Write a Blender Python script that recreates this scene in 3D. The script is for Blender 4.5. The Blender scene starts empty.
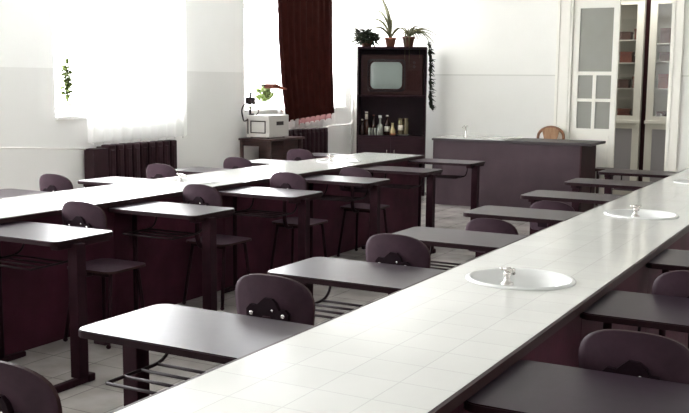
import bpy, bmesh, math, random
from mathutils import Vector, Matrix
PI = math.pi
C = bpy.context.scene.collection
SC = bpy.context.scene

# ------------------------------------------------------------------ materials
def lin(c):
    return tuple(((v/255)/12.92 if v/255 <= .04045 else ((v/255+.055)/1.055)**2.4) for v in c)

def mat(name, rgb, rough=.5, spec=.5, metal=0, noise=0, nscale=20, bump=0, bscale=60):
    m = bpy.data.materials.new(name); m.use_nodes = True
    nt = m.node_tree; b = nt.nodes['Principled BSDF']
    b.inputs['Roughness'].default_value = rough
    b.inputs['Specular IOR Level'].default_value = spec
    b.inputs['Metallic'].default_value = metal
    c = (*rgb, 1)
    b.inputs['Base Color'].default_value = c
    tc = nt.nodes.new('ShaderNodeTexCoord')
    if noise:
        n = nt.nodes.new('ShaderNodeTexNoise'); n.inputs['Scale'].default_value = nscale
        n.inputs['Detail'].default_value = 4
        nt.links.new(tc.outputs['Object'], n.inputs['Vector'])
        r = nt.nodes.new('ShaderNodeValToRGB')
        r.color_ramp.elements[0].position = .3; r.color_ramp.elements[1].position = .7
        r.color_ramp.elements[0].color = tuple(v*(1-noise) for v in rgb)+(1,)
        r.color_ramp.elements[1].color = tuple(min(1, v*(1+noise)) for v in rgb)+(1,)
        nt.links.new(n.outputs['Fac'], r.inputs['Fac'])
        nt.links.new(r.outputs['Color'], b.inputs['Base Color'])
    if bump:
        n2 = nt.nodes.new('ShaderNodeTexNoise'); n2.inputs['Scale'].default_value = bscale
        nt.links.new(tc.outputs['Object'], n2.inputs['Vector'])
        bp = nt.nodes.new('ShaderNodeBump'); bp.inputs['Strength'].default_value = bump
        bp.inputs['Distance'].default_value = .01
        nt.links.new(n2.outputs['Fac'], bp.inputs['Height'])
        nt.links.new(bp.outputs['Normal'], b.inputs['Normal'])
    return m

def tile_mat(name, rgb, grout, tile, gap, rough, off=(0, 0, 0), var=.04, spec=.5, dirt=0):
    m = mat(name, rgb, rough, spec)
    nt = m.node_tree; b = nt.nodes['Principled BSDF']
    tc = nt.nodes.new('ShaderNodeTexCoord')
    mp = nt.nodes.new('ShaderNodeMapping'); mp.inputs['Location'].default_value = off
    br = nt.nodes.new('ShaderNodeTexBrick')
    br.offset = 0; br.squash = 1
    br.inputs['Scale'].default_value = 1
    br.inputs['Brick Width'].default_value = tile; br.inputs['Row Height'].default_value = tile
    br.inputs['Mortar Size'].default_value = gap; br.inputs['Mortar Smooth'].default_value = .3
    br.inputs['Color1'].default_value = tuple(v*(1-var) for v in rgb)+(1,)
    br.inputs['Color2'].default_value = tuple(min(1, v*(1+var)) for v in rgb)+(1,)
    br.inputs['Mortar'].default_value = (*grout, 1)
    nt.links.new(tc.outputs['Object'], mp.inputs['Vector'])
    nt.links.new(mp.outputs['Vector'], br.inputs['Vector'])
    col = br.outputs['Color']
    if dirt:
        n = nt.nodes.new('ShaderNodeTexNoise'); n.inputs['Scale'].default_value = 3.0; n.inputs['Detail'].default_value = 6
        nt.links.new(tc.outputs['Object'], n.inputs['Vector'])
        rp = nt.nodes.new('ShaderNodeValToRGB')
        rp.color_ramp.elements[0].position = .35; rp.color_ramp.elements[1].position = .65
        rp.color_ramp.elements[0].color = (1-dirt, 1-dirt, 1-dirt, 1)
        nt.links.new(n.outputs['Fac'], rp.inputs['Fac'])
        mx = nt.nodes.new('ShaderNodeMix'); mx.data_type = 'RGBA'; mx.blend_type = 'MULTIPLY'
        mx.inputs['Factor'].default_value = 1
        nt.links.new(col, mx.inputs['A']); nt.links.new(rp.outputs['Color'], mx.inputs['B'])
        col = mx.outputs['Result']
    nt.links.new(col, b.inputs['Base Color'])
    bp = nt.nodes.new('ShaderNodeBump'); bp.inputs['Strength'].default_value = .25
    bp.inputs['Distance'].default_value = .002; bp.invert = True
    nt.links.new(br.outputs['Fac'], bp.inputs['Height'])
    nt.links.new(bp.outputs['Normal'], b.inputs['Normal'])
    return m

def wall_mat(name, upper, lower, zline, line):
    """two-tone oil paint: white above the painted line, pale grey below"""
    m = mat(name, upper, .55, .3)
    nt = m.node_tree; b = nt.nodes['Principled BSDF']
    tc = nt.nodes.new('ShaderNodeTexCoord'); sx = nt.nodes.new('ShaderNodeSeparateXYZ')
    nt.links.new(tc.outputs['Object'], sx.inputs[0])
    rp = nt.nodes.new('ShaderNodeValToRGB'); rp.color_ramp.interpolation = 'CONSTANT'
    dv = nt.nodes.new('ShaderNodeMath'); dv.operation = 'DIVIDE'; dv.inputs[1].default_value = 4
    nt.links.new(sx.outputs['Z'], dv.inputs[0]); nt.links.new(dv.outputs[0], rp.inputs['Fac'])
    e = rp.color_ramp.elements
    e[0].position = 0; e[0].color = (*lower, 1)
    e[1].position = zline/4; e[1].color = (*line, 1)
    k = e.new((zline+.012)/4); k.color = (*upper, 1)
    n = nt.nodes.new('ShaderNodeTexNoise'); n.inputs['Scale'].default_value = 2.5; n.inputs['Detail'].default_value = 5
    nt.links.new(tc.outputs['Object'], n.inputs['Vector'])
    r2 = nt.nodes.new('ShaderNodeValToRGB'); r2.color_ramp.elements[0].color = (.94, .94, .93, 1)
    nt.links.new(n.outputs['Fac'], r2.inputs['Fac'])
    mx = nt.nodes.new('ShaderNodeMix'); mx.data_type = 'RGBA'; mx.blend_type = 'MULTIPLY'
    mx.inputs['Factor'].default_value = 1
    nt.links.new(rp.outputs['Color'], mx.inputs['A']); nt.links.new(r2.outputs['Color'], mx.inputs['B'])
    nt.links.new(mx.outputs['Result'], b.inputs['Base Color'])
    return m

def wood_mat(name, a, bcol, rough=.4, scale=(1, 1, 8), spec=.4):
    m = mat(name, a, rough, spec)
    nt = m.node_tree; b = nt.nodes['Principled BSDF']
    tc = nt.nodes.new('ShaderNodeTexCoord'); mp = nt.nodes.new('ShaderNodeMapping')
    mp.inputs['Scale'].default_value = scale
    n = nt.nodes.new('ShaderNodeTexNoise'); n.inputs['Scale'].default_value = 6; n.inputs['Detail'].default_value = 6
    rp = nt.nodes.new('ShaderNodeValToRGB')
    rp.color_ramp.elements[0].position = .35; rp.color_ramp.elements[1].position = .65
    rp.color_ramp.elements[0].color = (*a, 1); rp.color_ramp.elements[1].color = (*bcol, 1)
    nt.links.new(tc.outputs['Object'], mp.inputs['Vector']); nt.links.new(mp.outputs['Vector'], n.inputs['Vector'])
    nt.links.new(n.outputs['Fac'], rp.inputs['Fac']); nt.links.new(rp.outputs['Color'], b.inputs['Base Color'])
    return m

def sheer_mat(name, rgb, clear):
    m = bpy.data.materials.new(name); m.use_nodes = True
    nt = m.node_tree; nt.nodes.clear()
    out = nt.nodes.new('ShaderNodeOutputMaterial')
    tl = nt.nodes.new('ShaderNodeBsdfTranslucent'); tl.inputs['Color'].default_value = (*rgb, 1)
    df = nt.nodes.new('ShaderNodeBsdfDiffuse'); df.inputs['Color'].default_value = (*rgb, 1)
    tr = nt.nodes.new('ShaderNodeBsdfTransparent')
    a = nt.nodes.new('ShaderNodeMixShader'); a.inputs[0].default_value = .4
    nt.links.new(tl.outputs[0], a.inputs[1]); nt.links.new(df.outputs[0], a.inputs[2])
    b = nt.nodes.new('ShaderNodeMixShader'); b.inputs[0].default_value = clear
    nt.links.new(a.outputs[0], b.inputs[1]); nt.links.new(tr.outputs[0], b.inputs[2])
    nt.links.new(b.outputs[0], out.inputs[0])
    return m

def pane_mat(name, tint=(1, 1, 1), refl=.07, rough=.02):
    m = bpy.data.materials.new(name); m.use_nodes = True
    nt = m.node_tree; nt.nodes.clear()
    out = nt.nodes.new('ShaderNodeOutputMaterial')
    tr = nt.nodes.new('ShaderNodeBsdfTransparent'); tr.inputs[0].default_value = (*tint, 1)
    gl = nt.nodes.new('ShaderNodeBsdfGlossy'); gl.inputs['Roughness'].default_value = rough
    mx = nt.nodes.new('ShaderNodeMixShader'); mx.inputs[0].default_value = refl
    nt.links.new(tr.outputs[0], mx.inputs[1]); nt.links.new(gl.outputs[0], mx.inputs[2])
    nt.links.new(mx.outputs[0], out.inputs[0])
    return m

M = {}
M['wall'] = wall_mat('painted plaster', (.90, .903, .885), (.785, .785, .765), 1.628, (.68, .68, .67))
M['wall_back'] = wall_mat('painted plaster cream', (.86, .85, .81), (.81, .80, .765), 1.632, (.66, .65, .61))
M['wall_plain'] = mat('plain plaster', (.76, .76, .74), .6, .3, noise=.04, nscale=3)
M['ceiling'] = mat('ceiling whitewash', (.78, .78, .76), .8, .2)
M['floor'] = tile_mat('floor tiles', (.42, .39, .37), (.25, .23, .22), .30, .004, .22, (.05, .1, 0), .10, .5, .35)
M['white_tile'] = tile_mat('white glazed tiles', (.60, .60, .57), (.52, .515, .495), .1545, .0020, .13, (0, 0, 0), .02, .5, .05)
M['white_tile2'] = tile_mat('white glazed tiles wide', (.60, .60, .57), (.52, .515, .495), .171, .0020, .13, (0, 0, 0), .02, .5, .05)
M['maroon'] = mat('maroon panel paint', (.050, .0112, .0215), .6, .10, noise=.3, nscale=5, bump=.06)
M['edging'] = mat('brown edging strip', (.022, .007, .008), .5, .2)
M['laminate'] = mat('grey desk laminate', (.025, .016, .023), .32, .15, noise=.12, nscale=30)
M['deskside'] = mat('dark desk edge', (.016, .006, .008), .55, .10)
M['steel'] = mat('dark painted steel', (.019, .0055, .009), .6, .08, noise=.2, nscale=12)
M['rod'] = mat('dark wire rod', (.014, .006, .008), .6, .15)
M['ply'] = mat('dark stained plywood', (.040, .021, .030), .55, .18, noise=.2, nscale=18)
M['plyedge'] = mat('plywood edge', (.036, .016, .016), .55, .15)
M['bracket'] = mat('bracket paint', (.011, .0045, .0075), .6, .08)
M['bolt'] = mat('bright bolt', (.75, .72, .70), .25, .5, .8)
M['porcelain'] = mat('white porcelain', (.66, .665, .65), .12, .5)
M['chrome'] = mat('worn chrome', (.62, .59, .56), .25, .5, 1)
M['teacher'] = mat('purple grey panel', (.050, .031, .038), .55, .2, noise=.15, nscale=4)
M['teacher_end'] = mat('reddish brown end panel', (.026, .006, .008), .55, .15, noise=.2, nscale=5)
M['teacher_top'] = mat('dark counter laminate', (.03, .021, .024), .4, .4)
M['cabinet'] = wood_mat('dark cabinet veneer', (.020, .0065, .010), (.028, .010, .015), .5, spec=.15)
M['cab_inner'] = mat('cabinet inside', (.022, .011, .015), .6, .2, noise=.15, nscale=4)
M['tvwood'] = wood_mat('television veneer', (.022, .007, .007), (.030, .011, .010), .5, spec=.15)
M['grille'] = mat('speaker cloth', (.028, .011, .010), .8, .1, noise=.3, nscale=90)
M['screen'] = mat('grey picture tube', (.21, .25, .235), .2, .6)
M['white_wood'] = mat('white gloss woodwork', (.84, .82, .75), .35, .4)
M['cream_wood'] = mat('cream woodwork', (.58, .57, .51), .4, .4)
M['grey_panel'] = mat('grey painted panel', (.26, .25, .26), .45, .4)
M['frosted'] = mat('frosted pane', (.27, .268, .235), .38, .4, noise=.05, nscale=3)
M['cab_glass'] = pane_mat('cabinet pane', (.93, .93, .93), .08)
M['glass'] = pane_mat('window pane', (1, 1, 1), .05)
M['sheer'] = sheer_mat('white sheer curtain', (.93, .93, .92), .30)
M['darkcurtain'] = mat('dark red brown curtain', (.034, .0085, .0065), .9, .05, noise=.15, nscale=8)
M['hem_glow'] = sheer_mat('pink backlit hem', (.34, .17, .17), .05)  # pink colour stands for daylight coming through the hem
M['frame'] = mat('white window frame', (.85, .85, .83), .4, .4)
M['radiator'] = mat('dark radiator enamel', (.020, .006, .009), .5, .2, noise=.2, nscale=10)
M['pipe'] = mat('white heating pipe', (.82, .80, .77), .4, .4)
M['beige'] = mat('grey beige enamel', (.52, .50, .47), .45, .4)
M['black'] = mat('black plastic', (.014, .006, .007), .4, .4)
M['tablewood'] = wood_mat('dark table wood', (.030, .014, .013), (.05, .02, .018), .4)
M['chairwood'] = wood_mat('honey wood', (.17, .065, .024), (.24, .10, .042), .4, (8, 8, 1))
M['chairwood2'] = wood_mat('worn honey wood', (.27, .13, .055), (.36, .19, .09), .4, (8, 8, 1))
M['leaf'] = mat('green leaf', (.13, .165, .05), .5, .2, noise=.4, nscale=12)
M['leaf_dark'] = mat('dark green leaf', (.026, .034, .018), .6, .15, noise=.4, nscale=14)
M['leaf_pale'] = mat('striped pale leaf', (.10, .095, .040), .6, .3, noise=.35, nscale=10)
M['leaf_light'] = mat('light green leaf', (.21, .27, .085), .6, .2, noise=.4, nscale=16)
M['terracotta'] = mat('terracotta', (.22, .085, .055), .8, .2, noise=.2, nscale=15)
M['brownpot'] = mat('brown pot', (.12, .052, .035), .6, .3)
M['whitepot'] = mat('white pot', (.85, .84, .80), .4, .4)
M['soil'] = mat('soil', (.03, .02, .015), .9, .1)
M['amber'] = mat('amber bottle', (.060, .022, .012), .12, .6)
M['brownglass'] = mat('brown glass', (.035, .013, .010), .12, .6)
M['clearglass'] = mat('cloudy glass', (.26, .27, .24), .10, .7)
M['olive'] = mat('olive glass', (.16, .13, .07), .12, .6)
M['yellowglass'] = mat('yellow liquid glass', (.42, .33, .17), .15, .6)
M['labelpaper'] = mat('label paper', (.75, .70, .60), .7, .2)
M['orange'] = mat('orange plastic', (.42, .15, .07), .5, .3)
M['whiteglaze'] = mat('white enamel', (.72, .70, .66), .3, .5)
M['redbrown'] = mat('red brown cardboard', (.16, .045, .030), .7, .2, noise=.3, nscale=12)
M['darkbrown'] = mat('dark brown cardboard', (.07, .03, .025), .7, .2, noise=.3, nscale=12)

# ------------------------------------------------------------------ mesh helpers
class MB:
    def __init__(s): s.bm = bmesh.new()
    def box(s, x0, x1, y0, y1, z0, z1, mi=0):
        v = [s.bm.verts.new(p) for p in ((x0,y0,z0),(x1,y0,z0),(x1,y1,z0),(x0,y1,z0),(x0,y0,z1),(x1,y0,z1),(x1,y1,z1),(x0,y1,z1))]
        for f in ((3,2,1,0),(4,5,6,7),(0,1,5,4),(1,2,6,5),(2,3,7,6),(3,0,4,7)):
            s.bm.faces.new([v[i] for i in f]).material_index = mi
        return s
    def bbox(s, x0, x1, y0, y1, z0, z1, bev=.004, mi=0):
        t = bmesh.new()
        v = [t.verts.new(p) for p in ((x0,y0,z0),(x1,y0,z0),(x1,y1,z0),(x0,y1,z0),(x0,y0,z1),(x1,y0,z1),(x1,y1,z1),(x0,y1,z1))]
        for f in ((3,2,1,0),(4,5,6,7),(0,1,5,4),(1,2,6,5),(2,3,7,6),(3,0,4,7)): t.faces.new([v[i] for i in f])
        bmesh.ops.bevel(t, geom=t.edges[:], offset=bev, segments=2, profile=.5, affect='EDGES')
        s.merge(t, mi); return s
    def merge(s, t, mi=0):
        mp = {}
        for v in t.verts: mp[v] = s.bm.verts.new(v.co)
        for f in t.faces:
            try:
                g = s.bm.faces.new([mp[v] for v in f.verts]); g.material_index = mi; g.smooth = f.smooth
            except ValueError: pass
        t.free()
    def prism(s, pts, axis, a, b, mi_cap=0, mi_side=0, mi_top=None):
        """extrude the 2-D outline pts along axis from a to b"""
        def P(p, h):
            return {'z': (p[0], p[1], h), 'y': (p[0], h, p[1]), 'x': (h, p[0], p[1])}[axis]
        lo = [s.bm.verts.new(P(p, a)) for p in pts]; hi = [s.bm.verts.new(P(p, b)) for p in pts]
        f = s.bm.faces.new(lo[::-1]); f.material_index = mi_cap
        f = s.bm.faces.new(hi); f.material_index = mi_cap if mi_top is None else mi_top
        n = len(pts)
        for i in range(n):
            f = s.bm.faces.new((lo[i], lo[(i+1) % n], hi[(i+1) % n], hi[i])); f.material_index = mi_side
        return s
    def tube(s, path, r, n=8, mi=0, closed=False):
        path = [Vector(p) for p in path]; rings = []
        up = None
        for i, p in enumerate(path):
            a = path[i-1] if (i or closed) else path[i]
            b = path[(i+1) % len(path)] if (i < len(path)-1 or closed) else path[i]
            d = (b-a).normalized()
            if up is None:
                up = Vector((0,0,1)) if abs(d.z) < .9 else Vector((1,0,0))
            e1 = d.cross(up)
            if e1.length < 1e-4: e1 = d.cross(Vector((0,1,0)))
            e1.normalize(); e2 = d.cross(e1).normalized(); up = -e2 if False else e1.cross(d)
            rr = r[i] if isinstance(r, (list, tuple)) else r
            rings.append([s.bm.verts.new(p+e1*rr*math.cos(2*PI*k/n)+e2*rr*math.sin(2*PI*k/n)) for k in range(n)])
        m = len(rings)
        for i in range(m if closed else m-1):
            A, B = rings[i], rings[(i+1) % m]
            for k in range(n):
                f = s.bm.faces.new((A[k], A[(k+1) % n], B[(k+1) % n], B[k])); f.smooth = True; f.material_index = mi
        if not closed:
            for R_ in (rings[0], rings[-1]):
                try: s.bm.faces.new(R_).material_index = mi
                except ValueError: pass
        return s
    def lathe(s, prof, c=(0,0,0), n=20, mi=0, sx=1, sy=1):
        """profile of (radius, z) pairs turned about z"""
        rings = []
        for r, z in prof:
            if r < 1e-5: rings.append([s.bm.verts.new((c[0], c[1], c[2]+z))])
            else: rings.append([s.bm.verts.new((c[0]+sx*r*math.cos(2*PI*k/n), c[1]+sy*r*math.sin(2*PI*k/n), c[2]+z)) for k in range(n)])
        for A, B in zip(rings, rings[1:]):
            for k in range(n):
                if len(A) == 1 and len(B) == 1: continue
                if len(A) == 1: q = (A[0], B[(k+1) % n], B[k])
                elif len(B) == 1: q = (A[k], A[(k+1) % n], B[0])
                else: q = (A[k], A[(k+1) % n], B[(k+1) % n], B[k])
                f = s.bm.faces.new(q); f.smooth = True; f.material_index = mi
        return s
    def ball(s, c, r, mi=0, sc=(1,1,1)):
        prof = [(r*math.sin(PI*i/8), -r*math.cos(PI*i/8)) for i in range(9)]
        t = MB(); t.lathe(prof, n=12)
        for v in t.bm.verts: v.co = Vector((v.co.x*sc[0]+c[0], v.co.y*sc[1]+c[1], v.co.z*sc[2]+c[2]))
        s.merge(t.bm, mi); return s
    def leaf(s, path, w, mi=0, thick=.0012, face=None):
        """ribbon leaf with a keel along a path, tapering to the tip"""
        path = [Vector(p) for p in path]; n = len(path); L = []; R_ = []; K = []
        for i, p in enumerate(path):
            d = (path[min(i+1, n-1)]-path[max(i-1, 0)]).normalized()
            side = d.cross(Vector(face) if face else Vector((0,0,1)))
            if side.length < .05: side = Vector((1,0,0))
            side.normalize(); nrm = side.cross(d)
            t = i/(n-1); ww = w*(.5+1.2*t if t < .35 else (1-t)/.65*.92+.05)
            L.append(s.bm.verts.new(p-side*ww*.5)); R_.append(s.bm.verts.new(p+side*ww*.5)); K.append(s.bm.verts.new(p-nrm*(ww*.18+thick)))
        for i in range(n-1):
            for a, b in ((L, K), (K, R_), (R_, L)):
                f = s.bm.faces.new((a[i], b[i], b[i+1], a[i+1])); f.smooth = True; f.material_index = mi
        return s
    def build(s, name, mats, parent=None, smooth=None):
        me = bpy.data.meshes.new(name)
        bmesh.ops.recalc_face_normals(s.bm, faces=s.bm.faces[:])
        s.bm.to_mesh(me); s.bm.free()
        for m in (mats if isinstance(mats, (list, tuple)) else [mats]): me.materials.append(M[m])
        if smooth:
            for p in me.polygons: p.use_smooth = True
        o = bpy.data.objects.new(name, me); C.objects.link(o)
        if parent: o.parent = parent
        return o

def tag(o, label, cat, group=None, kind=None):
    o['label'] = label; o['category'] = cat
    if group: o['group'] = group
    if kind: o['kind'] = kind
    return o
def thing(name, label, cat, loc=(0,0,0), rz=0, group=None):
    o = bpy.data.objects.new(name, None); C.objects.link(o)
    o.empty_display_size = .1
    o.location = loc; o.rotation_euler = (0, 0, rz)
    return tag(o, label, cat, group)
def struct(o, label=None, cat=None):
    o['kind'] = 'structure'
    if label: o['label'] = label
    if cat: o['category'] = cat
    return o
CH = {}
def dup(root, loc, rz, label, group=None):
    r = root.copy(); C.objects.link(r); r.location = loc; r.rotation_euler = (0, 0, rz); r['label'] = label
    if group: r['group'] = group
    for ch in list(root.children):
        c = ch.copy(); C.objects.link(c); c.parent = r
        for g in list(ch.children):
            d = g.copy(); C.objects.link(d); d.parent = c
    return r
def rrect(x0, x1, y0, y1, r, n=6):
    pts = []
    for cx, cy, a in ((x1-r, y1-r, 0), (x0+r, y1-r, 90), (x0+r, y0+r, 180), (x1-r, y0+r, 270)):
        for k in range(n+1):
            t = math.radians(a+90*k/n); pts.append((cx+r*math.cos(t), cy+r*math.sin(t)))
    return pts
def arc(p0, p1, p2, n=8):
    p0, p1, p2 = map(Vector, (p0, p1, p2))
    return [tuple((1-t)**2*p0+2*t*(1-t)*p1+t*t*p2) for t in [i/n for i in range(n+1)]]
RND = random.Random(7)

# ------------------------------------------------------------------ camera
YAW, PITCH, ROLL, FPX, CAMH = .5039, .1287, .0091, 960.15, 1.535
cy, sy, cp, sp = math.cos(YAW), math.sin(YAW), math.cos(PITCH), math.sin(PITCH)
fw = Vector((-sy*cp, cy*cp, -sp)); rt = Vector((cy, sy, 0)); up = rt.cross(fw)
c_, s_ = math.cos(ROLL), math.sin(ROLL)
rt2 = rt*c_+up*s_; up2 = up*c_-rt*s_
cam = bpy.data.cameras.new('camera'); co = bpy.data.objects.new('camera', cam); C.objects.link(co)
cam.sensor_width = 36; cam.sensor_fit = 'HORIZONTAL'; cam.lens = FPX/689*36
mw = Matrix(((rt2.x, up2.x, -fw.x, 0), (rt2.y, up2.y, -fw.y, 0), (rt2.z, up2.z, -fw.z, CAMH), (0, 0, 0, 1)))
co.matrix_world = mw; cam.clip_end = 200
SC.camera = co

# ------------------------------------------------------------------ room shell
XL, XR, YB, YF, ZC = -6.72, 1.75, 12.40, -1.6, 3.45
TH = .36
WIN = [(.30, 2.45), (3.45, 5.55), (6.58, 8.34), (9.66, 12.18)]
ZS, ZT = 1.16, 3.10
o = MB().box(XL-TH, XR+.2, YF-.2, 14.6, -.12, 0).build('floor', 'floor'); struct(o)
o = MB().box(XL-TH, XR+.2, YF-.2, 14.6, ZC, ZC+.12).build('ceiling', 'ceiling'); struct(o)
m = MB()
ys = [YF-.2]+[v for w in WIN for v in w]+[YB+.2]
for i in range(0, len(ys), 2): m.box(XL-TH, XL, ys[i], ys[i+1], 0, ZC)
for a, b in WIN:
    m.box(XL-TH, XL, a, b, 0, ZS); m.box(XL-TH, XL, a, b, ZT, ZC)
struct(m.build('wall_left', 'wall'))
DX0, DX1, DZ = -3.50, -2.28, 2.72
m = MB(); m.box(XL-TH, DX0-.0, YB, YB+.22, 0, ZC); m.box(DX1, XR+.2, YB, YB+.22, 0, ZC); m.box(DX0, DX1, YB, YB+.22, DZ, ZC)
struct(m.build('wall_back', 'wall_back'))
struct(MB().box(XR, XR+.2, YF-.2, YB+.22, 0, ZC).build('wall_right', 'wall_plain'))
struct(MB().box(XL-TH, XR+.2, YF-.2, YF, 0, ZC).build('wall_front', 'wall_plain'))
# next room behind the door
m = MB(); m.box(-4.6, -.9, 14.35, 14.6, 0, ZC); m.box(-4.8, -4.6, YB+.22, 14.6, 0, ZC); m.box(-.9, -.7, YB+.22, 14.6, 0, ZC)
struct(m.build('wall_hallway', 'wall_plain'))
# baseboards
struct(MB().box(XL, XL+.015, YF, YB, 0, .10).build('baseboard_left', 'white_wood'))
m = MB(); m.box(XL, DX0-.2, YB-.015, YB, 0, .10); m.box(DX1+.15, XR, YB-.015, YB, 0, .10)
struct(m.build('baseboard_back', 'white_wood'))

for i, (a, b) in enumerate(WIN):
    w = bpy.data.objects.new('window_%d' % (i+1), None); C.objects.link(w); w['kind'] = 'structure'
    w.location = (XL-TH+.08, (a+b)/2, ZS); hw = (b-a)/2; H = ZT-ZS
    m = MB(); t = .06
    m.box(-.04, .03, -hw, -hw+t, 0, H); m.box(-.04, .03, hw-t, hw, 0, H); m.box(-.04, .03, -hw+t, hw-t, 0, t); m.box(-.04, .03, -hw+t, hw-t, H-t, H)
    m.box(-.035, .025, -.035, .035, t, H-t); m.box(-.035, .025, -hw+t, -.035, 1.28, 1.34); m.box(-.035, .025, .035, hw-t, 1.28, 1.34)
    m.build('window_frame', 'frame', w)
    MB().box(-.008, -.002, -hw+t, hw-t, t, H-t).build('window_pane', 'glass', w)
    MB().bbox(.03, TH-.08+.05, -hw-.04, hw+.04, -.0, .035, .006).build('window_sill', 'frame', w) if False else MB().bbox(.03, TH-.08+.04, -hw+.002, hw-.002, .001, .032, .006).build('window_sill', 'frame', w)

# door: white double door, left leaf shut, right side open
tr = MB()
tr.box(DX0-.20, DX0, YB-.03, YB, 0, DZ+.16); tr.box(DX1, DX1+.145, YB-.03, YB, 0, DZ+.16); tr.box(DX0, DX1, YB-.03, YB, DZ, DZ+.16)
tr.box(DX0-.20, DX0-.165, YB-.045, YB-.03, 0, DZ+.16); tr.box(DX0-.055, DX0-.03, YB-.042, YB-.03, 0, DZ)
tr.box(DX1+.02, DX1+.045, YB-.042, YB-.03, 0, DZ); tr.box(DX1+.115, DX1+.145, YB-.045, YB-.03, 0, DZ+.16)
struct(tr.build('trim_1', 'white_wood'))
door = bpy.data.objects.new('door_1', None); C.objects.link(door); door['kind'] = 'structure'; door.location = (-3.178, YB+.03, 0)
lw = .318
def door_leaf(parent):
    g0, g1 = -.238, .188       # glazed width
    m = MB(); y0, y1 = -.022, .022
    m.box(-lw, g0, y0, y1, .01, DZ-.01); m.box(g1, .258, y0, y1, .01, DZ-.01)
    m.box(g0, g1, y0, y1, 2.50, DZ-.01); m.box(g0, g1, y0, y1, .01, .97)
    m.box(g0, g1, y0, y1, 1.652, 1.70); m.box(g0, g1, y0+.004, y1-.004, 1.315, 1.355)
    m.box(-.048, -.004, y0+.004, y1-.004, .97, 1.315); m.box(-.048, -.004, y0+.004, y1-.004, 1.355, 1.652)
    for (xa, xb, za, zb) in ((g0, g1, .86, .885), (g0, g1, .18, .205)): m.box(xa, xb, y0-.010, y0, za, zb)
    m.box(g0, g0+.025, y0-.010, y0, .205, .86); m.box(g1-.025, g1, y0-.010, y0, .205, .86)
    m.build('door_leaf', 'white_wood', parent)
    MB().box(g0, g1, -.004, .004, 1.70, 2.50).build('glass_pane', 'frosted', parent)
    p = MB()
    for xa, xb in ((g0, -.048), (-.004, g1)):
        for za, zb in ((.97, 1.315), (1.355, 1.652)): p.box(xa, xb, -.004, .004, za, zb)
    p.build('small_panes', 'frosted', parent)
door_leaf(door)

# ------------------------------------------------------------------ the tiled counters
def counter(name, label, x0, x1, y0, y1, ztop, tile, sinks, sr):
    t = thing(name, label, 'counter', ((x0+x1)/2, y0, 0))
    w = (x1-x0)/2; L = y1-y0
    m = MB(); bm = m.bm; zt = ztop; cuts = []
    segs = []; cur = 0
    for s in sinks:
        s -= y0; segs.append((cur, s-.30, None)); segs.append((s-.30, s+.30, s)); cur = s+.30
    segs.append((cur, L, None))
    for a, b, s in segs:
        if s is None:
            bm.faces.new([bm.verts.new(p) for p in ((-w, a, zt), (w, a, zt), (w, b, zt), (-w, b, zt))])
        else:
            N = 48; inner = []; outer = []
            for k in range(N):
                th = 2*PI*k/N+PI/N*0
                cx, cyy = math.cos(th), math.sin(th)
                inner.append(bm.verts.new((sr[0]*.93*cx, s+sr[1]*.93*cyy, zt)))
                q = max(abs(cx)/w, abs(cyy)/.30)
                outer.append(bm.verts.new((cx/q, s+cyy/q, zt)))
            for k in range(N):
                k2 = (k+1) % N
                bm.faces.new((inner[k], inner[k2], outer[k2], outer[k]))
            # fill the four corners
            for sx_ in (-1, 1):
                for sy_ in (-1, 1):
                    cv = bm.verts.new((sx_*w, s+sy_*.30, zt))
                    best = None
                    for k in range(N):
                        k2 = (k+1) % N; a_, b_ = outer[k].co, outer[k2].co
                        on_x = lambda v: abs(abs(v.x)-w) < 1e-5 and v.x*sx_ > 0
                        on_y = lambda v: abs(abs(v.y-s)-.30) < 1e-5 and (v.y-s)*sy_ > 0
                        if (on_x(a_) and on_y(b_)) or (on_y(a_) and on_x(b_)): best = (outer[k], outer[k2])
                    if best and (best[0].co-cv.co).length > 1e-4 and (best[1].co-cv.co).length > 1e-4: bm.faces.new((best[0], best[1], cv))
    for f in bm.faces:
        f.normal_update()
        if f.normal.z < 0: f.normal_flip()
    bmesh.ops.remove_doubles(bm, verts=bm.verts[:], dist=1e-5)
    top = bpy.data.meshes.new('tiled_top'); bm.to_mesh(top); bm.free(); top.materials.append(M[tile])
    # shift so the tile pattern starts at the edge
    for v in top.vertices: v.co.x += w
    ot = bpy.data.objects.new('tiled_top', top); C.objects.link(ot); ot.parent = t; ot.location = (-w, 0, 0)
    e = MB(); e.box(-w-.012, -w, -.012, L+.012, ztop-.030, ztop-.001); e.box(w, w+.012, -.012, L+.012, ztop-.030, ztop-.001)
    e.box(-w, w, -.012, 0, ztop-.030, ztop-.001); e.box(-w, w, L, L+.012, ztop-.030, ztop-.001)
    e.build('edging_strip', 'edging', t)
    n = 7; step = L/n
    for sd in (-1, 1):
        p = MB()
        for k in range(n):
            xa = sd*(w-.025); p.box(min(xa, xa-sd*.018), max(xa, xa-sd*.018), k*step+.002, (k+1)*step-.002, .0, ztop-.030)
        p.build('side_panel', 'maroon', t)
    for a in (.004, L-.024):
        MB().box(-w+.02, w-.02, a, a+.02, 0, ztop-.030).build('end_panel', 'maroon', t)
    return t
AX0, AX1, AZ = -1.475, -.857, .783
LX0, LX1, LZ = -4.818, -4.134, .785
SA = [3.53, 5.70, 7.87]; SL = [3.45, 5.75, 7.98]
counter('tiled_counter', 'long white tiled counter with oval sinks running through the foreground', AX0, AX1, 1.05, 9.2, AZ, 'white_tile', SA, (.212, .20))
counter('tiled_counter', 'long white tiled counter on the left in front of the windows', LX0, LX1, 1.05, 9.2, LZ, 'white_tile2', SL, (.212, .20))

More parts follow.
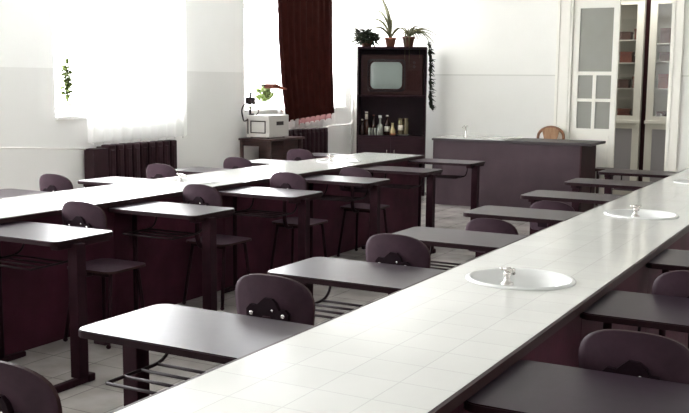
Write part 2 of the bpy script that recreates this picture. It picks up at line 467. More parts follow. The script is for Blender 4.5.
def sink_proto(label, loc):
    t = thing('oval_sink', label, 'sink', loc, 0, 'oval sinks set in the tiled counters')
    rx, ry = .212, .20
    prof = [(1.0, .001), (1.0, .004), (.985, .008), (.95, .010), (.91, .008), (.88, .002), (.84, -.02), (.74, -.065), (.5, -.10), (.16, -.112), (.0, -.112)]
    m = MB(); m.lathe(prof, n=40, sx=rx, sy=ry)
    m.build('basin', 'porcelain', t, True)
    tp = MB(); y = -.150
    tp.lathe([(.024, 0), (.024, .006), (.013, .010), (.011, .034), (.014, .038), (.014, .046), (.007, .050)], (0, y, .008), 14)
    tp.tube([(0, y, .042), (0, y+.03, .052), (0, y+.06, .050), (0, y+.07, .038)], [.009, .009, .008, .008], 8)
    o = tp.build('tap', 'chrome', t)
    h = MB()
    h.tube([(-.024, y, .066), (.024, y, .066)], .005, 8); h.tube([(0, y-.024, .066), (0, y+.024, .066)], .005, 8); h.ball((0, y, .064), .010)
    h.ball((-.024, y, .066), .007); h.ball((.024, y, .066), .007)
    h.build('tap_handle', 'chrome', o)
    d = MB(); d.lathe([(.022, 0), (.022, .003), (.0, .003)], (0, 0, -.111), 14); d.build('drain', 'chrome', t)
    return t
sk = sink_proto('white oval sink nearest the camera in the foreground counter', ((AX0+AX1)/2, SA[0], AZ))
xa = (AX0+AX1)/2; xl = (LX0+LX1)/2
dup(sk, (xa, SA[1], AZ), 0, 'second white oval sink along the foreground counter')
dup(sk, (xa, SA[2], AZ), 0, 'white oval sink at the far end of the foreground counter')
dup(sk, (xl-.08, SL[1], LZ), 0, 'white sink with small tap in the left counter, in front of the radiator')
dup(sk, (xl-.08, SL[2], LZ), 0, 'white sink with small tap in the left counter, in front of the dark curtain')
# counter holes for the left counter follow xl; the basins are centred there
for o in list(C.objects):
    if o.name.startswith('oval_sink') and abs(o.location.x-(xl-.08)) < 1e-4: o.location.x = xl

# ------------------------------------------------------------------ school desks
DW, DD, DZT = .69, .437, .750
def desk_proto(s, label, loc, group):
    """s = +1: aisle (pillar) end on the right, -1: on the left. origin: middle of the front edge on the floor"""
    t = thing('school_desk', label, 'desk', loc, 0, group)
    h = DW/2
    m = MB(); m.prism(rrect(-h, h, 0, DD, .048), 'z', DZT-.024, DZT-.004, 1, 1, 1)
    m.prism(rrect(-h+.003, h-.003, .003, DD-.003, .046), 'z', DZT-.004, DZT, 0, 1, 0)
    m.build('tabletop', ['laminate', 'deskside'], t)
    zb = DZT-.0245
    # aisle pillar
    xp = s*(h-.006) if s > 0 else s*(h-.055); yp = .150 if s > 0 else .235
    m = MB(); m.bbox(xp-.032, xp+.032, yp-.032, yp+.032, .035, zb, .004); m.bbox(xp-s*.03-.024, xp-s*.03+.024, .03, .40, zb-.022, zb, .003)
    lg = m.build('leg', 'steel', t)
    m = MB(); y0, y1 = (-.125, .215) if s > 0 else (.045, .385)
    m.bbox(xp-.022, xp+.022, y0, y1, .0, .035, .008); m.bbox(xp-.028, xp+.028, y1-.03, y1+.02, .0, .042, .008); m.bbox(xp-.028, xp+.028, y0-.02, y0+.03, 0, .042, .008)
    m.build('foot', 'steel', lg)
    # slim tube at the counter end
    xq = -s*(h-.06)
    m = MB(); m.tube([(xq, .20, .03), (xq, .20, zb)], .016, 10); lg2 = m.build('leg', 'steel', t)
    m = MB(); m.bbox(xq-.018, xq+.018, .04, .36, 0, .032, .008); m.build('foot', 'steel', lg2)
    # rails
    m = MB(); m.bbox(-h+.08, h-.08, .36, .38, zb-.030, zb-.001, .003)
    m.build('crossbar', 'steel', t)
    # wire book rack: side loops that bend up at the back and four rods across
    xr = h-.155; z = .602; m = MB()
    for sg in (-1, 1):
        m.tube([(sg*xr, -.015, z)]+[(sg*xr, .06, z), (sg*xr, .16, z)]+arc((sg*xr, .20, z), (sg*xr, .29, z), (sg*xr, .30, z+.07), 6)+[(sg*xr, .305, zb)], .006, 7)
    for yy in (-.015, .065, .145, .225): m.tube([(-xr, yy, z), (xr, yy, z)], .0055, 7)
    m.build('book_rack', 'rod', t)
    return t
AY = [2.186+1.086*k for k in range(7)]; LY = [3.35+1.093*k for k in range(6)]; BY = [2.163+1.086*k for k in range(3)]
MY = [4.45+1.095*k for k in range(5)]
GA, GL, GB, GM = ('desks along the left side of the foreground counter', 'desks along the aisle side of the left counter',
                  'shadowed desks right of the foreground counter', 'desks between the left counter and the windows')
ORD = ['nearest', 'second', 'third', 'fourth', 'fifth', 'sixth', 'farthest']
xA = -2.189+DW/2; xL = -3.452-DW/2; xB = AX1-.008+DW/2; xM = -4.832-.65/2-.02
la = ['pale grey school desk nearest the camera, left of the foreground counter',
      'grey school desk second from the camera, left of the foreground counter',
      'grey school desk third from the camera, beside the near sink, left of the foreground counter',
      'grey school desk fourth from the camera, left of the foreground counter',
      'grey school desk fifth from the camera, left of the foreground counter',
      'grey school desk sixth from the camera, left of the foreground counter, facing the teacher counter',
      'farthest dark school desk left of the foreground counter, in front of the open doorway']
d0 = desk_proto(-1, la[0], (xA, AY[0], 0), GA)
for k in range(1, 7): dup(d0, (xA, AY[k], 0), 0, la[k])
ll = ['white-shining school desk at the left picture edge, on the aisle side of the left counter',
      'second white-shining school desk from the left picture edge, aisle side of the left counter',
      'third school desk from the left picture edge, aisle side of the left counter',
      'fourth school desk from the left picture edge, aisle side of the left counter',
      'fifth school desk from the left picture edge, near the far end of the left counter',
      'dark school desk on the aisle at the far end of the left counter']
l0 = desk_proto(1, ll[0], (xL, LY[0], 0), GL)
for k in range(1, 6): dup(l0, (xL, LY[k], 0), 0, ll[k])
lb = ['dark school desk at the bottom right corner, right of the foreground counter',
      'middle of the three dark school desks right of the foreground counter',
      'farthest dark school desk at the right picture edge, right of the foreground counter']
for k in range(3): dup(l0, (xB, BY[k], 0), 0, lb[k], GB)
lm = ['school desk at the left picture edge behind the left counter, by the wall',
      'white-shining school desk behind the left counter, in front of the radiator',
      'school desk behind the left counter, by the wall between the two windows',
      'bright school desk behind the left counter, in front of the projector table',
      'farthest school desk behind the left counter, below the dark curtain']
for k in range(5): dup(d0, (xM+.012, MY[k], 0), 0, lm[k], GM).scale.x = .90

# ------------------------------------------------------------------ chairs
def chair_proto(label, loc, group):
    t = thing('school_chair', label, 'chair', loc, 0, group)
    # backrest: bent plywood shield
    hw, z0, z1 = .166, .635, .850
    m = MB(); bm = m.bm; nx = 16
    def halfw(v):      # v 0..1 bottom to top
        if v > .45: return hw*(1-((v-.45)/.55)**3.0*1.0)**(1/2.4) if v < 1 else .0
        return hw*(.93+.07*min(1, v/.45))
    rows = [0, .03, .08, .2, .35, .5, .62, .72, .8, .87, .92, .96, .985, .998]
    def P(u, v, off):
        w_ = max(halfw(v), .02); x = u*w_
        if v < .08: x *= (.90+.10*math.sqrt(v/.08))
        return (x, -.19+.032*(x/hw)**2-.025*(v-.5)*.9+off, z0+(z1-z0)*v)
    F = [[bm.verts.new(P(-1+2*i/nx, v, 0)) for i in range(nx+1)] for v in rows]
    B = [[bm.verts.new(P(-1+2*i/nx, v, -.012)) for i in range(nx+1)] for v in rows]
    for j in range(len(rows)-1):
        for i in range(nx):
            for G in (F, B):
                f = bm.faces.new((G[j][i], G[j][i+1], G[j+1][i+1], G[j+1][i])); f.smooth = True
    rim = [(0, i) for i in range(nx+1)]+[(j, nx) for j in range(1, len(rows))]+[(len(rows)-1, i) for i in range(nx-1, -1, -1)]+[(j, 0) for j in range(len(rows)-2, 0, -1)]
    for q in range(len(rim)):
        a, b = rim[q], rim[(q+1) % len(rim)]
        f = bm.faces.new((F[a[0]][a[1]], F[b[0]][b[1]], B[b[0]][b[1]], B[a[0]][a[1]])); f.material_index = 1
    bk = m.build('backrest', ['ply', 'plyedge'], t)
    # bracket screwed on the back, with bolts
    prof = [(-.085, .665), (.085, .665), (.088, .715), (.072, .728), (.048, .724), (.036, .750), (.020, .764), (-.012, .766), (-.030, .750), (-.046, .735), (-.072, .738), (-.088, .72)]
    m = MB(); m.prism(prof, 'y', -.216, -.200, 0, 0)
    br = m.build('bracket', 'bracket', bk)
    for x, z, r in ((-.066, .706, .0085), (.066, .706, .0085), (.022, .722, .005)):
        m = MB(); m.ball((x, -.217, z), r, 0, (1, .5, 1)); m.build('bolt', 'bolt', bk)
    # post from the seat up to the bracket
    m = MB(); m.tube([(0, -.06, .418), (0, -.14, .418)]+arc((0, -.17, .42), (0, -.215, .43), (0, -.222, .50), 5)+[(0, -.222, .60), (0, -.218, .70)], .016, 8)
    m.build('back_post', 'steel', t)
    # seat
    m = MB(); nz = 10; pts = rrect(-.18, .18, -.16, .19, .06, 5)
    m.prism(pts, 'z', .432, .446, 0, 1, 0); m.build('seat', ['ply', 'plyedge'], t)
    m = MB(); m.bbox(-.14, .14, -.12, -.095, .408, .432, .003); m.bbox(-.14, .14, .12, .145, .408, .432, .003); m.bbox(-.012, .012, -.10, .125, .410, .430, .003)
    m.build('seat_frame', 'steel', t)
    for sx_ in (-1, 1):
        for yy, yf in ((-.107, -.17), (.132, .17)):
            m = MB(); m.tube([(sx_*.135, yy, .41), (sx_*.165, yf, .012)], .0115, 8); m.ball((sx_*.165, yf, .012), .0145, 0, (1, 1, .85))
            m.build('leg', 'steel', t)
    return t
GC = 'dark plywood school chairs pulled up to the desks'
# (x centre, y of the backrest, turn, drop of the backrest, label)
CHAIRS = [
 (-1.85, 1.610, 0, 0, 'dark school chair cut by the bottom left corner of the picture'),
 (-1.872, 2.840, .03, 0, 'school chair with bolted back bracket between the two nearest desks, left of the foreground counter'),
 (-1.890, 3.920, -.02, 0, 'school chair with bolted bracket at the third desk along the foreground counter'),
 (-1.975, 5.385, .0, -.110, 'school chair pushed low under the front edge of the fourth desk along the foreground counter'),
 (-1.930, 6.470, 0, -.115, 'school chair pushed low under the fifth desk along the foreground counter'),
 (-3.945, 4.030, .02, 0, 'school chair between the first and second desks on the aisle side of the left counter'),
 (-3.94, 5.14, -.02, 0, 'school chair between the second and third desks on the aisle side of the left counter'),
 (-3.93, 6.20, .02, 0, 'school chair between the third and fourth desks on the aisle side of the left counter'),
 (-3.93, 7.30, 0, -.045, 'school chair between the fourth and fifth desks on the aisle side of the left counter'),
 (-.552, 2.710, 0, 0, 'shadowed school chair behind the bottom right desk, right of the foreground counter'),
 (-.545, 3.72, 0, 0, 'shadowed school chair cut by the right picture edge, beyond the middle dark desk'),
 (-5.27, 5.12, 0, 0, 'school chair behind the left counter, nearest the left picture edge'),
 (-5.20, 6.24, 0, 0, 'school chair behind the left counter, in front of the radiator'),
 (-5.10, 7.20, 0, 0, 'school chair behind the left counter, left of the projector table'),
 (-5.20, 8.45, 0, 0, 'school chair behind the left counter, below the dark curtain'),
]
c0 = None
for x, yb, rz, dz, lab in CHAIRS:
    loc = (x, yb+.19, 0)
    if c0 is None: c0 = r = chair_proto(lab, loc, GC)
    else: r = dup(c0, loc, rz, lab)
    r.rotation_euler.z = rz
    if dz:
        for ch in r.children:
            if ch.name.split('.')[0] in ('backrest',): ch.location.z = dz
            if ch.name.split('.')[0] == 'back_post': ch.scale.z = .84; ch.location.z = .418*.16

# ------------------------------------------------------------------ teacher's counter and chair
tc = thing('teacher_counter', 'long dark purple teacher counter with a white sink end, before the back wall', 'counter', (-3.9, 11.245, 0))
x0, x1, dp, zt = -1.02, .885, .66, .845
m = MB(); m.box(x0, x1-.02, 0, .02, 0, zt-.03); m.build('front_panel', 'teacher', tc)
m = MB(); m.box(x1-.02, x1, 0, dp, 0, zt-.03); o = m.build('end_panel', 'teacher_end', tc); o['label'] = 'reddish brown end panel'
m = MB(); m.box(x0, x0+.02, .02, dp, 0, zt-.03); m.build('end_panel', 'teacher', tc)
m = MB(); m.bbox(-.06, x1+.11, -.02, dp+.02, zt-.03, zt+.002, .004); m.build('worktop', 'teacher_top', tc)
m = MB(); m.bbox(x0-.015, -.06, -.02, dp+.02, zt-.03, zt-.002, .004, 1); m.box(x0, -.08, 0, dp, zt-.003, zt+.010, 0)
o = m.build('tiled_end', ['white_tile', 'teacher_top'], tc); o['label'] = 'white tiled end of the worktop'
m = MB(); m.lathe([(.02, 0), (.02, .01), (.010, .02), (.009, .11), (.012, .115), (.012, .13), (.0, .135)], (-.70, .30, zt+.010), 12)
m.tube([(-.70, .30, zt+.12), (-.70, .24, zt+.15), (-.70, .19, zt+.135)], .008, 8); m.tube([(-.73, .30, zt+.15), (-.67, .30, zt+.15)], .006, 8); m.tube([(-.70, .30, zt+.13), (-.70, .30, zt+.152)], .006, 8)
m.build('tap', 'chrome', tc)

ct = thing('wooden_chair', 'honey brown wooden chair with curved back behind the teacher counter', 'chair', (-3.685, 12.03, 0)); ct.scale = (.90, .90, .985)
m = MB()   # bent outer hoop of the back, facing the class from behind the counter
hoop = [(-.185, .17, .44), (-.19, .185, .70), (-.188, .19, .86)]+[(.188*math.cos(a)*-1, .195+.01*math.sin(a), .87+.125*math.sin(a)) for a in [PI*i/12 for i in range(1, 12)]]+[(.188, .19, .86), (.19, .185, .70), (.185, .17, .44)]
m.tube(hoop, .021, 8); m.build('back_frame', 'chairwood', ct)
m = MB(); pts = [(-.055, .46), (.055, .46), (.065, .70), (.10, .86), (.125, .955), (.07, .985), (0, .993), (-.07, .985), (-.125, .955), (-.10, .86), (-.065, .70)]
m.prism(pts, 'y', .178, .196); m.build('back_splat', 'chairwood2', ct)
m = MB(); m.prism(rrect(-.20, .20, -.20, .20, .09), 'z', .43, .455); m.build('seat', 'chairwood', ct)
for sx_ in (-1, 1):
    for yy in (-.15, .16):
        m = MB(); m.tube([(sx_*.16, yy, .43), (sx_*.18, yy*1.12, 0)], [.018, .014], 8); m.build('leg', 'chairwood', ct)
m = MB(); m.tube([(-.168, -.158, .2), (.168, -.158, .2)], .01, 8); m.tube([(-.168, .168, .2), (.168, .168, .2)], .01, 8); m.build('stretcher', 'chairwood', ct)

st = thing('low_stool', 'low dark stool beside the white door leaf', 'stool', (-2.98, 12.15, 0))
MB().bbox(-.11, .11, -.13, .13, .455, .49, .006).build('seat', 'tablewood', st)
for sx_ in (-1, 1):
    for sy_ in (-1, 1): MB().bbox(sx_*.085-.016, sx_*.085+.016, sy_*.10-.016, sy_*.10+.016, 0, .455, .003).build('leg', 'tablewood', st)

# ------------------------------------------------------------------ cabinet with television
cb = thing('tall_cabinet', 'tall dark wooden cabinet in the back corner holding a television and bottles', 'cabinet', (-5.865, 11.95, 0))
hw, dp, H = .468, .41, 2.015
m = MB(); m.box(-hw, -hw+.022, 0, dp, 0, H-.022); m.box(hw-.022, hw, 0, dp, 0, H-.022); m.box(-hw, hw, 0, dp, H-.022, H); m.box(-hw+.022, hw-.022, .02, dp, .06, .082)
m.build('body', 'cabinet', cb)
MB().box(-hw+.022, hw-.022, dp-.012, dp, .082, H-.022).build('back_panel', 'cab_inner', cb)
for z in (.795, 1.345): MB().box(-hw+.022, hw-.022, .0, dp-.012, z, z+.022).build('shelf', 'cabinet', cb)
MB().box(-hw+.022, hw-.022, .01, .03, 0, .06).build('plinth', 'cabinet', cb)
for sg in (-1, 1):
    o = MB().bbox(min(sg*.002, sg*(hw-.024)), max(sg*.002, sg*(hw-.024)), -.002, .018, .085, .792, .003).build('door', 'cabinet', cb)
    m = MB(); m.tube([(sg*.05, -.004, .56), (sg*.05, -.022, .57), (sg*.05, -.022, .62), (sg*.05, -.004, .63)], .005, 8); m.build('handle', 'chrome', o)

tv = thing('television', 'old wood-cased television with grey screen on the cabinet shelf', 'television', (-5.865, 12.0, 1.367))
m = MB(); m.bbox(-.49, .49, .0, .34, 0, .545, .012); m.build('case', 'tvwood', tv)
m = MB(); pts = rrect(-.385, .21, .045, .485, .05); inn = rrect(-.36, .185, .07, .46, .06)
n = len(pts)
a = [m.bm.verts.new((p[0], -.004, p[1])) for p in pts]; b = [m.bm.verts.new((p[0], -.016, p[1])) for p in inn]
for i in range(n): m.bm.faces.new((a[i], a[(i+1) % n], b[(i+1) % n], b[i]))
c2 = [m.bm.verts.new((p[0], -.002, p[1])) for p in inn]
for i in range(n): m.bm.faces.new((b[i], b[(i+1) % n], c2[(i+1) % n], c2[i]))
m.build('bezel', 'black', tv)
m = MB(); rings = []
cxs, czs = -.0875, .265
for f_, d_ in ((1, -.006), (.9, -.014), (.7, -.022), (.45, -.028), (.2, -.031)):
    rings.append([m.bm.verts.new((cxs+(p[0]-cxs)*f_, d_, czs+(p[1]-czs)*f_)) for p in rrect(-.335, .160, .085, .445, .07)])
for A, B in zip(rings, rings[1:]):
    for i in range(len(A)): m.bm.faces.new((A[i], A[(i+1) % len(A)], B[(i+1) % len(A)], B[i]))
m.bm.faces.new(rings[-1]); m.build('screen', 'screen', tv, True)
m = MB(); m.bbox(.235, .455, -.006, .0, .06, .33, .002)
for k in range(9): m.box(.245, .445, -.009, -.006, .075+k*.028, .085+k*.028)
m.build('speaker_grille', 'grille', tv)
for z in (.44, .385):
    m = MB(); m.tube([(.345, .0, z), (.345, -.022, z)], .02, 12); m.build('knob', 'black', tv)

def bottle(name, label, x, y, z, prof, mt, cap=None, capm=None, lab=None):
    t = thing(name, label, 'bottle', (x, y, z), 0, 'bottles and glassware on the cabinet shelf')
    MB().lathe(prof, n=16).build('body', mt, t)
    if cap: MB().lathe([(0, cap[1]), (cap[0], cap[1]), (cap[0], cap[2]), (0, cap[2])], n=14).build('cap', capm, t)
    if lab: MB().lathe([(lab[0], lab[1]), (lab[0]+.0015, lab[1]), (lab[0]+.0015, lab[2]), (lab[0], lab[2])], n=16).build('paper_label', 'labelpaper', t)
def bp_(r, h, nr=.35, sh=.6):
    return [(0, .0), (r*.95, .0), (r, .006), (r, h*sh), (r*.85, h*(sh+.08)), (r*nr, h*(sh+.17)), (r*nr, h*.97), (r*nr*1.15, h*.97), (r*nr*1.15, h), (0, h)]
zs = .818; yb = 12.06
bottle('small_bottle', 'small dark bottle at the left end of the cabinet shelf', -6.325, yb, zs, bp_(.032, .20), 'brownglass', (.013, .20, .218), 'labelpaper')
bottle('tall_bottle', 'tallest bottle with pale neck label, left end of the cabinet shelf', -6.262, yb+.05, zs, bp_(.036, .30, .5, .55), 'amber', (.020, .30, .318), 'labelpaper', (.0185, .215, .29))
bottle('brown_bottle', 'brown bottle behind the row of small glasses on the cabinet shelf', -6.155, yb+.12, zs, bp_(.036, .26), 'brownglass', (.014, .26, .275), 'redbrown')
bottle('clear_bottle', 'clear bottle with white stopper in the middle of the cabinet shelf', -6.045, yb+.02, zs, bp_(.045, .235, .38, .5), 'clearglass', (.022, .235, .268), 'whiteglaze')
bottle('brown_bottle', 'brown bottle just right of the clear stoppered bottle on the cabinet shelf', -5.935, yb+.06, zs, bp_(.038, .255), 'brownglass', (.016, .255, .272), 'labelpaper', (.038, .05, .12))
bottle('flask', 'small pear-shaped flask of yellow liquid on an orange saucer', -5.845, yb-.01, zs+.0125, [(0, 0), (.031, 0), (.042, .022), (.040, .055), (.02, .10), (.016, .15), (.02, .152), (.02, .158), (0, .158)], 'yellowglass')
tag(MB().lathe([(0, 0), (.034, 0), (.048, .024), (.050, .028), (.044, .028), (.034, .012), (0, .012)], n=20).build('saucer', 'orange'), 'orange saucer under the yellow flask on the cabinet shelf', 'saucer').location = (-5.845, yb-.01, zs)
for k in range(4):
    g = MB().lathe([(0, 0), (.014, 0), (.016, .005), (.018, .10), (.0165, .10), (.014, .012), (0, .012)], n=16).build('small_glass', 'clearglass')
    g.location = (-6.205+k*.046, yb-.055, zs)
    tag(g, ['small glass at the left of the row of four on the cabinet shelf', 'second small glass from the left in the row of four on the cabinet shelf',
            'third small glass from the left in the row of four on the cabinet shelf', 'small glass at the right of the row of four on the cabinet shelf'][k], 'glass', 'row of small glasses on the cabinet shelf')
pl = MB().lathe([(0, 0), (.06, 0), (.083, .010), (.085, .013), (.06, .008), (0, .008)], (0, 0, 0), 24).build('plate', 'whiteglaze'); pl.location = (-5.68, yb+.02, zs)
tag(pl, 'white plate under the two olive jars on the cabinet shelf', 'plate')
for k, (dx, lb_) in enumerate(((-.042, 'olive glass jar on the left of the white plate'), (.042, 'olive glass jar on the right of the white plate'))):
    bottle('jar', lb_, -5.68+dx, yb+.03, zs+.010, [(0, 0), (.032, 0), (.034, .006), (.034, .17), (.028, .19), (.028, .205), (0, .205)], 'olive', (.030, .200, .225), 'olive', (.034, .06, .13) if k == 0 else None)

# plants on the cabinet
def pot(parent, r, h, m_, soil=True):
    MB().lathe([(0, 0), (r*.72, 0), (r*.95, h*.78), (r*1.05, h*.78), (r*1.05, h), (r*.9, h), (r*.88, h*.9), (0, h*.9)], n=20).build('pot', m_, parent)
def bushy(parent, c, rad, n, size, m_, seed):
    r = random.Random(seed); m = MB()
    for i in range(n):
        while True:
            v = Vector((r.uniform(-1, 1), r.uniform(-1, 1), r.uniform(-1, 1)))
            if v.length < 1: break
        p = Vector((c[0]+v.x*rad[0], c[1]+v.y*rad[1], c[2]+v.z*rad[2]))
        d = Vector((r.uniform(-1, 1), r.uniform(-1, 1), r.uniform(-.6, .6))).normalized()
        s = size*r.uniform(.7, 1.3)
        m.leaf([p, p+d*s*.35+Vector((0, 0, s*.08)), p+d*s*.7+Vector((0, 0, s*.05)), p+d*s+Vector((0, 0, -s*.1))], s*.75)
    for i in range(10):
        q = Vector((c[0]+r.uniform(-.7, .7)*rad[0], c[1]+r.uniform(-.7, .7)*rad[1], c[2]+r.uniform(-.2, .6)*rad[2]))
        m.tube([(c[0]*.5, c[1]*.5, max(.03, c[2]-rad[2])), tuple((Vector((c[0], c[1], c[2]-rad[2]))+q)/2), tuple(q)], .003, 5)
    m.build('foliage', m_, parent)
zt = 2.0155
p1 = thing('bushy_plant', 'low bushy dark green plant at the left end of the cabinet top', 'potted plant', (-6.27, 12.10, zt))
pot(p1, .085, .09, 'brownpot'); bushy(p1, (0, 0, .125), (.18, .13, .105), 260, .075, 'leaf_dark', 3)
p2 = thing('tall_leaf_plant', 'plant with tall thin leaves in a terracotta pot on the cabinet top', 'potted plant', (-5.90, 12.08, zt))
pot(p2, .075, .125, 'terracotta'); m = MB()
for tip, mid in (((-.17, -.05, .72), (.02, 0, .50)), ((-.27, .05, .90), (-.02, .02, .55)), ((-.30, .0, .50), (-.05, 0, .55)), ((-.36, -.06, .33), (-.10, 0, .48)), ((-.30, .02, .20), (-.12, 0, .36)), ((.02, .05, .42), (.0, 0, .3)), ((-.10, .0, .60), (-.02, 0, .42)), ((.16, -.04, .22), (.08, 0, .30))):
    m.leaf(arc((0, 0, .11), mid, tip, 10), .040, face=(.2, 1, .5))
m.build('foliage', 'leaf_pale', p2)
p3 = thing('spider_plant', 'spider plant with arching striped leaves in a brown pot on the cabinet top', 'potted plant', (-5.62, 12.06, zt))
pot(p3, .082, .14, 'brownpot'); m = MB(); r = random.Random(11)
for i in range(26):
    a = r.uniform(-1.2, 1.4) if i < 19 else r.uniform(1.5, 4.8); L_ = r.uniform(.22, .44) if i < 19 else r.uniform(.15, .28)
    e = Vector((math.cos(a)*L_, math.sin(a)*L_*.45-.05, r.uniform(-.06, .16)))
    m.leaf(arc((0, 0, .13), (e.x*.45, e.y*.45, .30+r.uniform(-.04, .08)), tuple(e+Vector((0, 0, .08))), 9), .026, face=(.3, 1, .6))
for tip in ((-.04, -.13, -.22), (.02, -.14, -.30), (.16, -.13, -.16)):
    m.leaf(arc((0, 0, .13), (tip[0], -.2, .25), tip, 9), .018)
m.build('foliage', 'leaf_pale', p3)
m = MB(); r = random.Random(5)       # trailing shoot down the cabinet side
path = [Vector((0, .0, .13)), Vector((.14, .05, .22)), Vector((.26, .10, .12)), Vector((.290, .12, -.10)), Vector((.295, .12, -.35)), Vector((.30, .13, -.62)), Vector((.305, .14, -.82))]
m.tube(path, .004, 6)
for i in range(130):
    t = r.uniform(2.2, 5.95); k = int(t); p = path[k].lerp(path[min(k+1, 6)], t-k)
    d = Vector((abs(r.uniform(-.2, 1)), r.uniform(-1, .6), r.uniform(-.7, .4))).normalized(); s = r.uniform(.05, .10)
    m.leaf([p, p+d*s*.4, p+d*s*.75+Vector((0, 0, -s*.1)), p+d*s+Vector((0, 0, -s*.25))], s*.6)
m.build('trailing_shoot', 'leaf_dark', p3)

# the cabinet stands askew across the corner; everything on it turns with it
CA, CX0, CY0 = .40, -5.785, 11.78
for o in list(C.objects):
    if o.parent: continue
    n = o.name.split('.')[0]
    if n in ('tall_cabinet', 'television', 'small_bottle', 'tall_bottle', 'brown_bottle', 'clear_bottle', 'flask', 'saucer', 'small_glass', 'plate', 'jar', 'bushy_plant', 'tall_leaf_plant', 'spider_plant'):
        lx = (o.location.x+5.865)*.875; ly = (o.location.y-11.95)*.93
        o.location.x = CX0+lx*math.cos(CA)-ly*math.sin(CA); o.location.y = CY0+lx*math.sin(CA)+ly*math.cos(CA)
        o.rotation_euler.z = CA
        if n == 'television': o.scale.x = .868

# ------------------------------------------------------------------ windows: curtains, plants, radiators, pipes
def curtain(name, label, x, ya, yb_, zlo, ztop, nf, amp, m_, seed, slant=0, hem=None, flare=0, taper=0):
    r = random.Random(seed); t = thing(name, label, 'curtain', (x, (ya+yb_)/2, zlo))
    n = nf*8; zs_ = [0, .03, .1, .25, .5, .75, .97, 1.0]
    ph = [r.uniform(.75, 1.25) for _ in range(nf+1)]
    def pt(i, v, dx=0, zl=0):
        u = i/n; y = ya+(yb_-ya)*u; f = i/8
        a = amp*ph[int(f) % len(ph)]*(1-.45*v)
        y += flare*(1-v)**3*max(0, u-.7)/.3+taper*(1-v)**3*(1-u)
        z0_ = zlo+slant*u+.012*math.sin(2*PI*f+1)*(1-v)
        return (a*math.sin(2*PI*f)+dx, y-(ya+yb_)/2, z0_+(ztop-z0_)*v-zlo)
    def sheet(z0v, mtl, nm, dx, rows):
        m = MB(); G = []
        for side in (0, .004):
            G.append([[m.bm.verts.new(pt(i, v, dx+side)) for i in range(n+1)] for v in rows])
        for g in G:
            for j in range(len(rows)-1):
                for i in range(n):
                    f = m.bm.faces.new((g[j][i], g[j][i+1], g[j+1][i+1], g[j+1][i])); f.smooth = True
        return m.build(nm, mtl, t)
    # one woven layer for sheer cloth, a doubled one for heavy cloth
    m = MB()
    layers = [0] if m_ == 'sheer' else [0, .004]
    for dx in layers:
        G = [[m.bm.verts.new(pt(i, v, dx)) for i in range(n+1)] for v in zs_]
        for j in range(len(zs_)-1):
            for i in range(n):
                f = m.bm.faces.new((G[j][i], G[j][i+1], G[j+1][i+1], G[j+1][i])); f.smooth = True
    m.build('cloth', m_, t)
    if hem:
        m = MB(); G = []
        for q in (0, .5, 1):
            row = []
            for i in range(int(n*hem[1]), int(n*hem[2])+1):
                x_, y_, z_ = pt(i, 0); row.append(m.bm.verts.new((x_-.006, y_, z_+.01-hem[0]*(1-q))))
            G.append(row)
        for j in range(2):
            for i in range(len(G[0])-1):
                f = m.bm.faces.new((G[j][i], G[j][i+1], G[j+1][i+1], G[j+1][i])); f.smooth = True
        o = m.build('backlit_hem', 'hem_glow', t); o['label'] = 'pinkish band coloured for light through the hem below the dark cloth'  # light through the hem, put in as a pink band
    # rail
    MB().box(-.012, .016, -(yb_-ya)/2-.05, (yb_-ya)/2+.05, ztop-zlo, ztop-zlo+.03).build('rail', 'white_wood', t)
    return t
XCU = XL+.09
curtain('sheer_curtain', 'white sheer curtain over the left window, glowing above the radiator', XCU, 6.90, 8.42, .925, 3.2, 11, .030, 'sheer', 2)
curtain('sheer_curtain', 'white sheer curtain hanging behind the dark red-brown curtain', XL+.06, 10.30, 11.80, .93, 3.2, 10, .020, 'sheer', 4)
curtain('dark_curtain', 'dark red-brown curtain hanging at the window beside the cabinet corner', XL+.16, 10.13, 11.50, 1.035, 3.2, 9, .028, 'darkcurtain', 6, .07, (.075, .25, .95), .08, .22)

def window_plant(label, loc, pr, ph_, c, rad, n, size, m_, seed):
    t = thing('window_plant', label, 'potted plant', loc)
    pot(t, pr, ph_, 'whitepot'); bushy(t, c, rad, n, size, m_, seed)
zsill = ZS+.0325
window_plant('small green plant on the sill at the left edge of the left window', (XL-.05, 6.78, zsill), .06, .13, (0, -.0, .33), (.04, .065, .17), 150, .06, 'leaf', 21)
window_plant('light green potted plant on the sill above the projector box', (XL-.12, 10.26, zsill), .075, .10, (0, 0, .19), (.09, .17, .10), 200, .07, 'leaf_light', 22)

def radiator(label, y0, y1, z0, z1, panel):
    t = thing('radiator', label, 'radiator', (XL, y0, 0)); n = int((y1-y0-panel)/.11)
    pitch = (y1-y0-panel)/n
    for k in range(n):
        y = panel+pitch*(k+.5); m = MB()
        m.bbox(.05, .165, y-pitch*.41, y+pitch*.41, z0, z1, .014)
        m.bbox(.16, .175, y-pitch*.26, y+pitch*.26, z0+.05, z1-.05, .007)
        m.tube([(.11, y-pitch/2, z1-.045), (.11, y+pitch/2, z1-.045)], .022, 8); m.tube([(.11, y-pitch/2, z0+.045), (.11, y+pitch/2, z0+.045)], .022, 8)
        m.build('section', 'radiator', t)
    if panel:
        MB().bbox(.03, .165, 0, panel-.004, 0, z1-.03, .006).build('side_panel', 'radiator', t)
    for yy in (panel+.10, y1-y0-.10):
        MB().box(.06, .16, yy-.02, yy+.02, 0, z0+.005).build('foot', 'radiator', t)
    MB().bbox(.003, .045, panel, y1-y0, .1, z1-.02, .004).build('back_board', 'radiator', t)
radiator('dark radiator under the left window behind the left counter', 6.90, 8.17, .14, .905, .20)
radiator('dark radiator under the window with the dark curtain', 10.40, 11.42, .14, .92, 0)

